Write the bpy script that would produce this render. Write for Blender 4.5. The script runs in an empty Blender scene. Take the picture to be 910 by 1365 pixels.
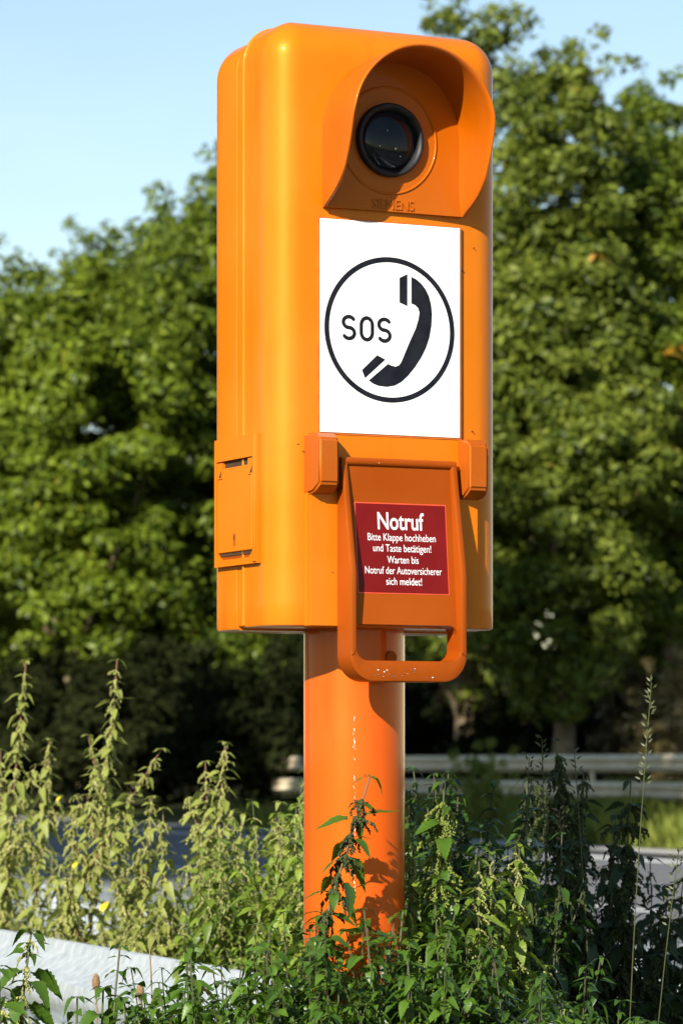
import bpy, bmesh, math, random
import numpy as np
from mathutils import Vector, Matrix
C = bpy.context.scene.collection
SC = bpy.context.scene
PI = math.pi
R = math.radians

# ---------------------------------------------------------------- camera
CAMZ = 1.10; FP = 4750.0; HOR = 1020.0          # eye height, focal length in photo pixels, horizon row
cd = bpy.data.cameras.new('camera'); cam = bpy.data.objects.new('camera', cd); C.objects.link(cam)
cam.location = (0, 0, CAMZ); cam.rotation_euler = (PI/2, 0, 0)
cd.sensor_fit = 'HORIZONTAL'; cd.sensor_width = 24.0; cd.lens = FP/910*24.0
cd.shift_y = (HOR-682.5)/910; cd.clip_start = .1; cd.clip_end = 6000
cd.dof.use_dof = True; cd.dof.focus_distance = 4.85; cd.dof.aperture_fstop = 13.0
SC.camera = cam
# ---------------------------------------------------------------- sky, sun, exposure
SUN_AZ = 26.5; SUN_EL = 28.5                      # sun stands behind the camera, 20 degrees to its left
w = bpy.data.worlds.new("World"); SC.world = w; w.use_nodes = True
nt = w.node_tree; bg = nt.nodes['Background']
sky = nt.nodes.new('ShaderNodeTexSky'); sky.sky_type = 'NISHITA'; sky.sun_disc = False
sky.sun_elevation = R(SUN_EL); sky.sun_rotation = R(180+SUN_AZ)
sky.air_density = 1.15; sky.dust_density = .1; sky.ozone_density = 1.0
tcw = nt.nodes.new('ShaderNodeTexCoord'); mpw = nt.nodes.new('ShaderNodeMapping'); mpw.inputs['Scale'].default_value = (6, 6, 22)
nw = nt.nodes.new('ShaderNodeTexNoise'); nw.inputs['Scale'].default_value = 1.6; nw.inputs['Detail'].default_value = 7
rw = nt.nodes.new('ShaderNodeMapRange'); rw.inputs[1].default_value = .55; rw.inputs[2].default_value = .85; rw.inputs[4].default_value = .04
xw = nt.nodes.new('ShaderNodeMix'); xw.data_type = 'RGBA'; xw.inputs[7].default_value = (12, 12.5, 13, 1)
nt.links.new(tcw.outputs['Generated'], mpw.inputs[0]); nt.links.new(mpw.outputs[0], nw.inputs['Vector']); nt.links.new(nw.outputs[0], rw.inputs[0])
nt.links.new(rw.outputs[0], xw.inputs[0]); nt.links.new(sky.outputs[0], xw.inputs[6]); nt.links.new(xw.outputs[2], bg.inputs[0]); bg.inputs[1].default_value = 0.070
sd = bpy.data.lights.new('sun', 'SUN'); sun = bpy.data.objects.new('sun', sd); C.objects.link(sun)
sd.energy = 5.0; sd.angle = R(.5); sd.color = (1.0, .93, .82)
a, e = R(SUN_AZ), R(SUN_EL)
toward = Vector((-math.sin(a)*math.cos(e), -math.cos(a)*math.cos(e), math.sin(e)))
sun.rotation_euler = toward.to_track_quat('Z', 'Y').to_euler(); sun.location = (-10, -20, 15)
SC.view_settings.view_transform = 'Standard'; SC.view_settings.look = 'None'
SC.view_settings.gamma = 1; SC.view_settings.exposure = 1.12

# ---------------------------------------------------------------- materials
def mat(name, base, rough=.5, metal=0, noise=None, scale=10, bump=0, bscale=60, coat=0, spec=.5, coords='Object'):
    m = bpy.data.materials.new(name); m.use_nodes = True
    n = m.node_tree.nodes; l = m.node_tree.links; b = n['Principled BSDF']
    b.inputs['Base Color'].default_value = (*base, 1); b.inputs['Roughness'].default_value = rough
    b.inputs['Metallic'].default_value = metal; b.inputs['Specular IOR Level'].default_value = spec
    b.inputs['Coat Weight'].default_value = coat; b.inputs['Coat Roughness'].default_value = .055
    tc = n.new('ShaderNodeTexCoord')
    if noise:
        t = n.new('ShaderNodeTexNoise'); t.inputs['Scale'].default_value = scale; t.inputs['Detail'].default_value = 6
        r = n.new('ShaderNodeValToRGB'); r.color_ramp.elements[0].position = .35; r.color_ramp.elements[1].position = .68
        r.color_ramp.elements[0].color = (*base, 1); r.color_ramp.elements[1].color = (*noise, 1)
        l.new(tc.outputs[coords], t.inputs['Vector']); l.new(t.outputs[0], r.inputs[0]); l.new(r.outputs[0], b.inputs['Base Color'])
    if bump:
        t2 = n.new('ShaderNodeTexNoise'); t2.inputs['Scale'].default_value = bscale; t2.inputs['Detail'].default_value = 4
        bp = n.new('ShaderNodeBump'); bp.inputs['Strength'].default_value = bump; bp.inputs['Distance'].default_value = .002
        l.new(tc.outputs[coords], t2.inputs['Vector']); l.new(t2.outputs[0], bp.inputs['Height']); l.new(bp.outputs[0], b.inputs['Normal'])
    return m

def paint(name, base, rough, dirt, speck=0.5, coat=.25, faded=None):
    """orange plastic: broad fading, fine grime, scattered dark specks, faint waviness"""
    m = mat(name, base, rough, coat=coat, spec=.5)
    m.node_tree.nodes['Principled BSDF'].inputs['Specular Tint'].default_value = (1, .62, .14, 1)
    m.node_tree.nodes['Principled BSDF'].inputs['Coat Tint'].default_value = (1, .9, .7, 1)
    m.node_tree.nodes['Principled BSDF'].inputs['Coat IOR'].default_value = 1.3
    n = m.node_tree.nodes; l = m.node_tree.links; b = n['Principled BSDF']
    tc = n.new('ShaderNodeTexCoord')
    def noise(s, d=5, st=(1, 1, 1)):
        mp = n.new('ShaderNodeMapping'); mp.inputs['Scale'].default_value = st
        t = n.new('ShaderNodeTexNoise'); t.inputs['Scale'].default_value = s; t.inputs['Detail'].default_value = d
        l.new(tc.outputs['Object'], mp.inputs[0]); l.new(mp.outputs[0], t.inputs['Vector']); return t
    def ramp(src, p0, p1):
        r = n.new('ShaderNodeMapRange'); r.inputs[1].default_value = p0; r.inputs[2].default_value = p1
        l.new(src, r.inputs[0]); return r.outputs[0]
    def mix(f, a_, b_):
        x = n.new('ShaderNodeMix'); x.data_type = 'RGBA'
        l.new(f, x.inputs[0])
        if isinstance(a_, tuple): x.inputs[6].default_value = (*a_, 1)
        else: l.new(a_, x.inputs[6])
        x.inputs[7].default_value = (*b_, 1); return x.outputs[2]
    f = faded or tuple(min(1, c*1.12+.01) for c in base)
    c = mix(ramp(noise(5).outputs[0], .35, .7), base, f)
    st = ramp(noise(26, 6, (1, 1, .12)).outputs[0], .60, .80)           # vertical run marks
    k = n.new('ShaderNodeMath'); k.operation = 'MULTIPLY'; k.inputs[1].default_value = .55; l.new(st, k.inputs[0])
    c = mix(k.outputs[0], c, dirt)
    v = ramp(noise(170, 2).outputs[0], .77, .80)
    k = n.new('ShaderNodeMath'); k.operation = 'MULTIPLY'; k.inputs[1].default_value = speck; l.new(v, k.inputs[0])
    c = mix(k.outputs[0], c, (.10, .04, .01))
    l.new(c, b.inputs['Base Color'])
    rr = n.new('ShaderNodeMapRange'); rr.inputs[3].default_value = rough-.06; rr.inputs[4].default_value = rough+.12
    l.new(noise(14).outputs[0], rr.inputs[0]); l.new(rr.outputs[0], b.inputs['Roughness'])
    bp = n.new('ShaderNodeBump'); bp.inputs['Strength'].default_value = .07; bp.inputs['Distance'].default_value = .0006
    l.new(noise(60, 3).outputs[0], bp.inputs['Height']); l.new(bp.outputs[0], b.inputs['Normal'])
    return m

def leafmat(name, dark, light, trans=.35, rough=.45, spec=.35, hue=None):
    m = bpy.data.materials.new(name); m.use_nodes = True
    n = m.node_tree.nodes; l = m.node_tree.links; b = n['Principled BSDF']; out = n['Material Output']
    g = n.new('ShaderNodeNewGeometry'); r = n.new('ShaderNodeValToRGB')
    r.color_ramp.elements[0].color = (*dark, 1); r.color_ramp.elements[1].color = (*light, 1)
    if hue:
        e_ = r.color_ramp.elements.new(.97); e_.color = (*light, 1); r.color_ramp.elements[-1].color = (*hue, 1)
    tc = n.new('ShaderNodeTexCoord'); t = n.new('ShaderNodeTexNoise'); t.inputs['Scale'].default_value = 1.1; t.inputs['Detail'].default_value = 3
    l.new(tc.outputs['Object'], t.inputs['Vector'])
    mx = n.new('ShaderNodeMath'); mx.operation = 'MULTIPLY_ADD'; mx.inputs[1].default_value = .80; 
    ms = n.new('ShaderNodeMath'); ms.operation = 'MULTIPLY_ADD'; ms.inputs[1].default_value = .9; ms.inputs[2].default_value = -.36
    l.new(t.outputs[0], ms.inputs[0]); l.new(g.outputs['Random Per Island'], mx.inputs[0]); l.new(ms.outputs[0], mx.inputs[2])
    l.new(mx.outputs[0], r.inputs[0]); l.new(r.outputs[0], b.inputs['Base Color'])
    b.inputs['Roughness'].default_value = rough; b.inputs['Specular IOR Level'].default_value = spec
    tr = n.new('ShaderNodeBsdfTranslucent'); hs = n.new('ShaderNodeHueSaturation'); hs.inputs['Value'].default_value = 1.5; hs.inputs['Hue'].default_value = .485
    l.new(r.outputs[0], hs.inputs['Color']); l.new(hs.outputs[0], tr.inputs[0])
    ms2 = n.new('ShaderNodeMixShader'); ms2.inputs[0].default_value = trans
    l.new(b.outputs[0], ms2.inputs[1]); l.new(tr.outputs[0], ms2.inputs[2]); l.new(ms2.outputs[0], out.inputs[0])
    return m

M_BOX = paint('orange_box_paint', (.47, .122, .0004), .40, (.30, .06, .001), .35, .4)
M_HOOD = paint('shaded_orange_hood_paint', (.34, .072, .0004), .40, (.27, .055, .001), .4, .3)  # box orange made darker, shadow inside the hood put into the colour
M_FLAP = paint('worn_red_orange_paint', (.215, .034, .001), .42, (.14, .03, .006), .8, .1, faded=(.27, .050, .004))
M_POLE = paint('orange_pole_paint', (.47, .066, .0006), .34, (.28, .035, .001), .3, .7)
M_BLACK = mat('black_rubber', (.006, .006, .007), .5, spec=.25, noise=(.02, .02, .022), scale=80)
M_GLASS = mat('dark_glass', (.004, .005, .009), .10, spec=.25, coat=.0, noise=(.012, .014, .02), scale=30)
M_WHITE = mat('white_sign_enamel', (.80, .80, .775), .4, noise=(.73, .725, .67), scale=5, coat=.1, bump=.15, bscale=25)
M_INK = mat('black_print', (.004, .005, .009), .6, spec=.15, noise=(.010, .011, .016), scale=60)
M_RED = mat('dark_red_sticker', (.115, .003, .003), .35, spec=.2, noise=(.14, .005, .004), scale=20)
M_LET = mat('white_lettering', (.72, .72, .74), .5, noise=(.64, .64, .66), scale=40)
M_LINE = mat('red_orange_line', (.65, .06, .02), .4, noise=(.60, .07, .03), scale=40)
M_SHADE_DIRT = mat('dark_gap_shade_and_dirt', (.05, .02, .005), .7, noise=(.03, .015, .005), scale=50)  # dark brown for painted shade in gaps and recesses, and for dirt specks
M_STEEL = mat('bare_steel', (.45, .42, .38), .35, 1, noise=(.3, .25, .2), scale=60)

def galv():
    m = mat('galvanised_steel', (.62, .64, .64), .42, .35)
    n = m.node_tree.nodes; l = m.node_tree.links; b = n['Principled BSDF']
    tc = n.new('ShaderNodeTexCoord'); mp = n.new('ShaderNodeMapping'); mp.inputs['Scale'].default_value = (22, 22, 1.2)
    t = n.new('ShaderNodeTexNoise'); t.inputs['Scale'].default_value = 2.2; t.inputs['Detail'].default_value = 8; t.inputs['Roughness'].default_value = .65
    v = n.new('ShaderNodeTexVoronoi'); v.inputs['Scale'].default_value = 60
    r = n.new('ShaderNodeValToRGB'); r.color_ramp.elements[0].position = .3; r.color_ramp.elements[1].position = .7
    r.color_ramp.elements[0].color = (.33, .38, .42, 1); r.color_ramp.elements[1].color = (.62, .66, .69, 1)
    mx = n.new('ShaderNodeMix'); mx.data_type = 'RGBA'; mx.blend_type = 'MULTIPLY'; mx.inputs[0].default_value = .18
    l.new(tc.outputs['Object'], mp.inputs[0]); l.new(mp.outputs[0], t.inputs['Vector']); l.new(tc.outputs['Object'], v.inputs['Vector'])
    l.new(t.outputs[0], r.inputs[0]); l.new(r.outputs[0], mx.inputs[6]); l.new(v.outputs['Distance'], mx.inputs[7]); l.new(mx.outputs[2], b.inputs['Base Color'])
    return m
M_GALV = galv()
M_WEATHERED = mat('weathered_rail', (.56, .46, .30), .7, .02, noise=(.68, .60, .43), scale=3)
M_ASPH = mat('asphalt', (.085, .085, .09), .85, noise=(.13, .13, .13), scale=.6, bump=.5, bscale=90)
M_MARK = mat('white_road_paint', (.70, .70, .68), .6, noise=(.55, .55, .52), scale=5)
M_CONC = mat('pale_concrete_edge', (.42, .41, .38), .8, noise=(.33, .32, .29), scale=2)
M_GRASSG = mat('grassy_soil', (.035, .042, .012), .95, noise=(.075, .085, .022), scale=.8, spec=.1)
M_SOIL = mat('verge_soil', (.05, .045, .02), .95, noise=(.08, .09, .02), scale=3, spec=.1)
M_BARK = mat('bark', (.13, .095, .055), .9, noise=(.24, .19, .12), scale=6, bump=.8, bscale=20, spec=.1)
M_BARKP = mat('pale_bark', (.26, .20, .12), .9, noise=(.16, .12, .07), scale=4, bump=.8, bscale=20, spec=.1)
M_LEAF_A = leafmat('oak_leaves_yellow_green', (.022, .050, .004), (.190, .250, .018), .3, .5, .22, hue=(.26, .24, .02))
M_LEAF_B = leafmat('oak_leaves_mid_green', (.020, .044, .004), (.170, .226, .019), .3, .5, .22, hue=(.20, .20, .02))
M_LEAF_C = leafmat('oak_leaves_olive', (.022, .042, .005), (.180, .220, .026), .3, .5, .22, hue=(.22, .17, .03))
M_LEAF_O = leafmat('autumn_orange_leaves', (.26, .15, .01), (.50, .24, .015), .3)
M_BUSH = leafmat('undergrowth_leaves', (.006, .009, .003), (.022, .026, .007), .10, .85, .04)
M_BUSHB = leafmat('dry_brown_brush', (.06, .045, .018), (.12, .09, .035), .15)
M_BUSHT = leafmat('tan_brush', (.12, .10, .035), (.26, .20, .08), .25)
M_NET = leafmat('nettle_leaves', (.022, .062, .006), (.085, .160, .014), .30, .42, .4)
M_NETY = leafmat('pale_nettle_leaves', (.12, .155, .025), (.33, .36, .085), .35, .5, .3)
M_NETD = leafmat('dark_weed_leaves', (.018, .032, .010), (.035, .060, .016), .25, .5, .3)  # dark leaf copy, the call box's shade on the right clump painted in
M_CAT = leafmat('nettle_seed_strings', (.20, .22, .06), (.42, .42, .15), .3, .7, .2)
M_CATM = leafmat('green_seed_strings', (.09, .12, .02), (.20, .24, .05), .25, .7, .2)
M_CATD = leafmat('dark_seed_strings', (.025, .035, .012), (.06, .075, .022), .15, .7, .2)
M_STEM = mat('green_stem', (.040, .055, .014), .6, noise=(.06, .06, .02), scale=25)
M_STEMR = mat('reddish_stem', (.15, .05, .03), .6, noise=(.10, .08, .03), scale=25)
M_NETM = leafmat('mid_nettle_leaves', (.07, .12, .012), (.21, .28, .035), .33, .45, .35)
M_NETS = leafmat('shaded_nettle_leaves', (.014, .040, .005), (.055, .115, .012), .28, .40, .45)  # darkened nettle green, shade right of the pole put into the colour
M_STEMD = mat('dark_stem', (.035, .045, .015), .7, noise=(.06, .05, .02), scale=25)
M_DRY = mat('dry_stalk', (.22, .16, .08), .8, noise=(.15, .10, .05), scale=25)
M_HEAD = mat('brown_seed_head', (.22, .13, .06), .9, noise=(.12, .07, .03), scale=300, bump=1, bscale=400)
M_GRASS = leafmat('verge_grass', (.09, .13, .015), (.20, .22, .04), .3, .6, .2)
M_YEL = leafmat('yellow_leaf', (.55, .42, .02), (.70, .55, .03), .3)

# ---------------------------------------------------------------- helpers
def link(name, me, m, parent=None):
    o = bpy.data.objects.new(name, me); C.objects.link(o)
    if m and not me.materials: me.materials.append(m)
    if parent: o.parent = parent
    return o
def obj(name, bm, m, parent=None, smooth=35):
    me = bpy.data.meshes.new(name); bmesh.ops.recalc_face_normals(bm, faces=bm.faces); bm.to_mesh(me); bm.free()
    if smooth:
        me.shade_smooth(); me.set_sharp_from_angle(angle=R(smooth))
    return link(name, me, m, parent)
def npmesh(name, V, F, m, parent=None, smooth=False):
    me = bpy.data.meshes.new(name); V = np.asarray(V, 'f4'); F = np.asarray(F, 'i4')
    nf, k = F.shape
    me.vertices.add(len(V)); me.vertices.foreach_set('co', V.ravel())
    me.loops.add(nf*k); me.loops.foreach_set('vertex_index', F.ravel())
    me.polygons.add(nf); me.polygons.foreach_set('loop_start', np.arange(0, nf*k, k, dtype='i4'))
    me.update(calc_edges=True)
    if smooth: me.shade_smooth()
    return link(name, me, m, parent)
def tag(o, label=None, cat=None, group=None, kind=None):
    for k, v in (('label', label), ('category', cat), ('group', group), ('kind', kind)):
        if v: o[k] = v
    return o
def empty(name, loc=(0, 0, 0), rz=0):
    o = bpy.data.objects.new(name, None); C.objects.link(o); o.location = loc; o.rotation_euler = (0, 0, rz)
    o.empty_display_size = .1; return o
def add_box(bm, x0, x1, y0, y1, z0, z1, bev=0, seg=2):
    vs = bmesh.ops.create_cube(bm, size=1)['verts']
    for v in vs:
        v.co = Vector(((x0+x1)/2+v.co.x*(x1-x0), (y0+y1)/2+v.co.y*(y1-y0), (z0+z1)/2+v.co.z*(z1-z0)))
    if bev:
        ed = list({e_ for v in vs for e_ in v.link_edges})
        bmesh.ops.bevel(bm, geom=ed, offset=bev, segments=seg, affect='EDGES', profile=.6)
def loft(bm, rows, closed_u=True, cap0=False, cap1=False):
    """rows: list of equal-length point lists"""
    vr = [[bm.verts.new(p) for p in r] for r in rows]
    n = len(rows[0])
    for i in range(len(vr)-1):
        for j in range(n if closed_u else n-1):
            k = (j+1) % n
            bm.faces.new((vr[i][j], vr[i][k], vr[i+1][k], vr[i+1][j]))
    if cap0: bm.faces.new(list(reversed(vr[0])))
    if cap1: bm.faces.new(vr[-1])
    return vr
def tube(bm, pts, rads, n=8, caps=True):
    rows = []
    for i, p in enumerate(pts):
        p = Vector(p); q0 = Vector(pts[max(i-1, 0)]); q1 = Vector(pts[min(i+1, len(pts)-1)])
        t = (q1-q0).normalized(); u = t.cross(Vector((0, 1, .013))).normalized() if abs(t.y) < .9 else t.cross(Vector((1, 0, 0))).normalized()
        v = t.cross(u)
        rows.append([p+(u*math.cos(2*PI*k/n)+v*math.sin(2*PI*k/n))*rads[i] for k in range(n)])
    loft(bm, rows, True, caps, caps)
def prism(bm, poly, y0, y1, axis='y'):
    """poly: 2D points; (x,z) extruded in y, or (y,z) extruded in x"""
    f = (lambda p, d: (p[0], d, p[1])) if axis == 'y' else (lambda p, d: (d, p[0], p[1]))
    A = [bm.verts.new(f(p, y0)) for p in poly]; B = [bm.verts.new(f(p, y1)) for p in poly]; n = len(poly)
    bm.faces.new(A); bm.faces.new(list(reversed(B)))
    for i in range(n): bm.faces.new((A[i], B[i], B[(i+1) % n], A[(i+1) % n]))
def lathe_y(bm, prof, cx, cz, n=64):
    """prof: (radius, y) revolved about a line parallel to y"""
    rows = []
    for k in range(n):
        c, s = math.cos(2*PI*k/n), math.sin(2*PI*k/n)
        rows.append([(cx+r*c, y, cz+r*s) for r, y in prof])
    rows.append(rows[0])
    loft(bm, rows, False); bmesh.ops.remove_doubles(bm, verts=bm.verts, dist=1e-6)

# ================================================================ the emergency call box
PD = 4.95; PX = (472-455)/FP*PD; YAW = R(26)
cY, sY = math.cos(YAW), math.sin(YAW)
def L(px, py, y):
    """where the photo's line of sight meets the box's own plane y (box coordinates): gives x, z"""
    dx, dz = (px-455)/FP, (HOR-py)/FP
    # world (t dx, t, CAMZ + t dz); box y = -(X-PX) s + (Y-PD) c
    t = (y - PX*sY + PD*cY)/(cY-dx*sY)
    X, Y = t*dx-PX, t-PD
    return X*cY+Y*sY, CAMZ+t*dz
def LX(px, py, x):
    dx, dz = (px-455)/FP, (HOR-py)/FP
    t = (x+PX*cY+PD*sY)/(dx*cY+sY)
    X, Y = t*dx-PX, t-PD
    return -X*sY+Y*cY, CAMZ+t*dz

ZB = 1.287; ZT = 2.108; HW = .175; YF = -.114; YB = .114; SAG = .0065
box = empty('emergency_call_box', (PX, PD, 0), YAW)
tag(box, 'orange roadside emergency telephone pillar with hooded speaker and white SOS sign', 'emergency phone')

def section(hw, y0, y1, rf, rb, z, sag=0, nf=14, nc=10):
    """counter-clockwise rounded rectangle, seen from above, front edge bulging by sag"""
    P = []
    a_ = hw-rf
    for i in range(nf+1):
        x = -a_+2*a_*i/nf; P.append((x, y0-sag*(1-(x/a_)**2), z))
    for i in range(1, nc+1):
        t = PI/2*i/nc; P.append((a_+rf*math.sin(t), y0+rf-rf*math.cos(t), z))
    for i in range(0, nc+1):
        t = PI/2*i/nc; P.append((hw-rb+rb*math.cos(t), y1-rb+rb*math.sin(t), z))
    for i in range(0, nc+1):
        t = PI/2*i/nc; P.append((-(hw-rb)-rb*math.sin(t), y1-rb+rb*math.cos(t), z))
    for i in range(0, nc):
        t = PI/2*i/nc; P.append((-a_-rf*math.cos(t), y0+rf-rf*math.sin(t), z))
    return P
def shell(hw, y0, y1, rf, rb, z0, z1, rt, sag, round_front, round_back):
    bm = bmesh.new(); rows = []
    def sec(i, z, sg):
        return section(hw-i, y0+(i if round_front else 0), y1-(i if round_back else 0), max(rf-i, .006) if round_front else rf,
                       max(rb-i, .006) if round_back else rb, z, sg)
    rows.append(sec(.004, z0, sag)); rows.append(sec(.001, z0+.0012, sag)); rows.append(sec(0, z0+.004, sag))
    for k in range(1, 26): rows.append(sec(0, z0+.004+(z1-rt-z0-.004)*k/25, sag))
    for k in range(1, 13):
        t = PI/2*k/12; i = rt*(1-math.cos(t)); rows.append(sec(i, z1-rt+rt*math.sin(t), sag*math.cos(t)))
    loft(bm, rows, True, True, True); return bm
obj('front_shell', shell(HW, YF, -.012, .045, .004, ZB, ZT, .052, SAG, True, False), M_BOX, box)
obj('seam_band', shell(HW-.0022, -.0125, .012, .001, .001, ZB+.002, ZT-.006, .050, 0, False, False), M_BOX, box)
obj('back_shell', shell(HW-.0014, .0115, YB, .001, .045, ZB-.002, ZT-.006, .052, 0, False, True), M_BOX, box)
# rolled lip along the rear edge of the front shell
bm = bmesh.new(); pts = []
for k in range(30): pts.append((-HW+.0005, -.015, ZB+.004+(ZT-.052-ZB-.004)*k/29))
for k in range(1, 11): t = PI/2*k/10; pts.append((-HW+.0005+.052*(1-math.cos(t)), -.015, ZT-.052+.0515*math.sin(t)))
n0 = len(pts)
pts += [(-p[0], p[1], p[2]) for p in reversed(pts)]
tube(bm, pts, [.0032]*len(pts), 8); obj('shell_lip', bm, M_BOX, box, 60)

YS = YF-SAG                                      # foremost line of the front
# ---- white SOS sign
x0, _ = L(426.5, 435, YS-.001); x1, _ = L(612.5, 445, YS-.001)
zt = (L(426.5, 290, YS)[1]+L(612.5, 305, YS)[1])/2; zb = (L(426.5, 575, YS)[1]+L(612.5, 585, YS)[1])/2
bm = bmesh.new(); add_box(bm, x0, x1, YS-.0022, YF+.004, zb, zt, .0006, 1)
sign = obj('sign_plate', bm, M_WHITE, box)
bm = bmesh.new(); add_box(bm, x0-.0022, x1+.0022, YS-.0008, YF+.004, zb-.0022, zt+.0022)
obj('sign_edge', bm, mat('sign_edge_orange', (.50, .12, .01), .5, noise=(.35, .08, .01), scale=60), sign)
YP = YS-.0022
scx, scz = L(519.5, 439.5, YP)
def flat(bm, poly, y):                           # polygon facing the viewer, 0.4 mm thick
    prism(bm, poly, y+.0002, y-.0004)
bm = bmesh.new(); n = 96; ro, ri = .0988, .0918
lathe_y(bm, [(ri, YP+.0002), (ri, YP-.0004), (ro, YP-.0004), (ro, YP+.0002)], scx, scz, n)
obj('sign_ring', bm, M_INK, sign, 30)
def Z2(pts): return [L(270+x*.4505, 270+y*.4505, YP) for x, y in pts]
hand = Z2([(617, 219), (632, 227), (646, 239), (659, 256), (669, 277), (675, 300), (678, 330), (676, 365), (670, 400), (660, 430), (646, 458), (628, 486), (608, 511), (588, 530), (568, 541),
           (545, 545), (520, 542), (503, 535), (491, 526), (548, 477), (558, 482), (570, 485), (581, 481), (588, 470), (597, 448), (612, 412), (630, 372), (638, 345), (641, 325), (637, 312), (628, 303), (617, 298)])
bm = bmesh.new(); flat(bm, hand, YP); obj('handset', bm, M_INK, sign, 0)
bm = bmesh.new(); flat(bm, Z2([(582, 222), (605, 211), (605, 306), (582, 295)]), YP); obj('earpiece', bm, M_INK, sign, 0)
bm = bmesh.new(); flat(bm, Z2([(471, 495), (516, 451), (540, 464), (480, 519)]), YP); obj('mouthpiece', bm, M_INK, sign, 0)
def stroke(bm, pts, wd, y, closed=False):
    """flat ribbon of width wd with round ends through 2D points"""
    P = [Vector(p) for p in pts]; Lf, Rt = [], []
    N = len(P)
    for i in range(N):
        a_ = P[(i-1) % N] if closed or i else P[i]; b_ = P[(i+1) % N] if closed or i < N-1 else P[i]
        t = (b_-a_).normalized(); nn = Vector((-t.y, t.x))*wd/2
        Lf.append(P[i]+nn); Rt.append(P[i]-nn)
    for i in range(N if closed else N-1):
        j = (i+1) % N; q = [Rt[i], Rt[j], Lf[j], Lf[i]]; bm.faces.new([bm.verts.new((v.x, y, v.y)) for v in q])
    if not closed:
        for e0 in (P[0], P[-1]): bm.faces.new([bm.verts.new((e0.x+wd/2*math.cos(2*PI*k/12), y+.00002, e0.y+wd/2*math.sin(2*PI*k/12))) for k in range(12)])
def arc(cx, cy, rx, ry, a0, a1, n=12): return [(cx+rx*math.cos(R(a0+(a1-a0)*k/n)), cy+ry*math.sin(R(a0+(a1-a0)*k/n))) for k in range(n+1)]
def glyph_S(cx, cy, w_, h): 
    rx, ry = w_/2, h/4
    return arc(cx, cy+ry, rx, ry, 35, 270, 18)+arc(cx, cy-ry, rx, ry, 90, -145, 18)[1:]
def glyph_O(cx, cy, w_, h):
    r = w_/2; return arc(cx, cy+h/2-r*1.15, r, r*1.15, 0, 180)+arc(cx, cy-h/2+r*1.15, r, r*1.15, 180, 360)
for g, pxc, pyc in (('S', 432, 369), ('O', 485, 373), ('S', 537, 377)):
    gx, gz = Z2([(pxc, pyc)])[0]; wd = .0175*.96; h = .0335*.98; bm = bmesh.new()
    if g == 'O': stroke(bm, glyph_O(gx, gz, wd, h-.0034),   .0052, YP-.0005, True)
    else: stroke(bm, glyph_S(gx, gz, wd, h-.0034),   .0052, YP-.0005)
    obj('sign_letter', bm, M_INK, sign, 0)

# ---- lettering from the built-in font, fitted to a width and a capital height
def text(name, body, cx, zbase, width, cap, y, m, parent, bold=.02, extrude=0):
    cu = bpy.data.curves.new('lettering', 'FONT'); cu.body = body; cu.size = 1; cu.offset = bold; cu.extrude = 0
    t = bpy.data.objects.new('lettering', cu); C.objects.link(t)
    dg = bpy.context.evaluated_depsgraph_get(); me = bpy.data.meshes.new_from_object(t.evaluated_get(dg))
    bpy.data.objects.remove(t); bpy.data.curves.remove(cu)
    xs = [v.co.x for v in me.vertices]; mn, mx = min(xs), max(xs); caph = .70 + 2*bold
    for v in me.vertices:
        x, z = v.co.x, v.co.y
        v.co = ((x-(mn+mx)/2)/(mx-mn)*width*(.97 if 'sticker' in name else 1)+cx, y, zbase+z/caph*cap)
    me.update(); me.materials.clear()
    if extrude:
        b = bmesh.new(); b.from_mesh(me); r = bmesh.ops.extrude_face_region(b, geom=b.faces[:])
        for v in r['geom']:
            if isinstance(v, bmesh.types.BMVert): v.co.y -= extrude
        bmesh.ops.recalc_face_normals(b, faces=b.faces); b.to_mesh(me); b.free()
    return link(name, me, m, parent)

# ---- hood over the loudspeaker
YH = YS-.006                                     # face of the inner plate
hzb = (L(428, 276, YS)[1]+L(610, 289, YS)[1])/2; hh = .105
hzc = L(560, 165, YF-.1)[1]
prot = [(0, 0), (.010, .024), (.022, .045), (.041, .064), (.069, .078), (.095, .087), (.124, .095), (1, .097)]
def pr(z): return float(np.interp(z-hzb, [p[0] for p in prot], [p[1] for p in prot]))
def pr_s(z): return sum(pr(z+d) if z+d > hzb else 0 for d in (-.006, -.003, 0, .003, .006))/5 if z > hzb+.001 else 0
arch = []
for k in range(25): arch.append((-hh, hzb+(hzc-hzb)*k/25, -1, 0))
for k in range(49): t = PI-PI*k/48; arch.append((hh*math.cos(t), hzc+hh*math.sin(t), math.cos(t), math.sin(t)))
for k in range(24, -1, -1): arch.append((hh, hzb+(hzc-hzb)*k/25, 1, 0))
cols = [(.0005, -.06), (0, .0), (.0006, .3), (.0016, .65), (.0028, .95), (.0028, .985), (.0018, 1.0), (.0002, 1.0), (-.0012, .985), (-.0022, .9), (-.0032, .6), (-.0042, .3), (-.0055, .14), (-.0075, .05), (-.009, -1)]
rows = []
for x, z, nx, nz in arch:
    p = pr_s(z); r = []
    for off, f in cols:
        yy = YF+.010 if f < 0 else YS-.002-max(p, .004)*f
        r.append((x+nx*off, yy, z+nz*off))
    rows.append(r)
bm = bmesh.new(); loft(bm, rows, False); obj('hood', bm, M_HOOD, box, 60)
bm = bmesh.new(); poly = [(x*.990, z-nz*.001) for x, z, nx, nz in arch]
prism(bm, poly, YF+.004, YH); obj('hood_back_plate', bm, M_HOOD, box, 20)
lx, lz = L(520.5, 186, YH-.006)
bm = bmesh.new(); lathe_y(bm, [(.074, YH+.001), (.0735, YH-.0012), (.072, YH-.0018), (.0705, YH-.0012), (.070, YH+.001)], lx, lz, 72); obj("raised_ring", bm, M_HOOD, box, 80)
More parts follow.
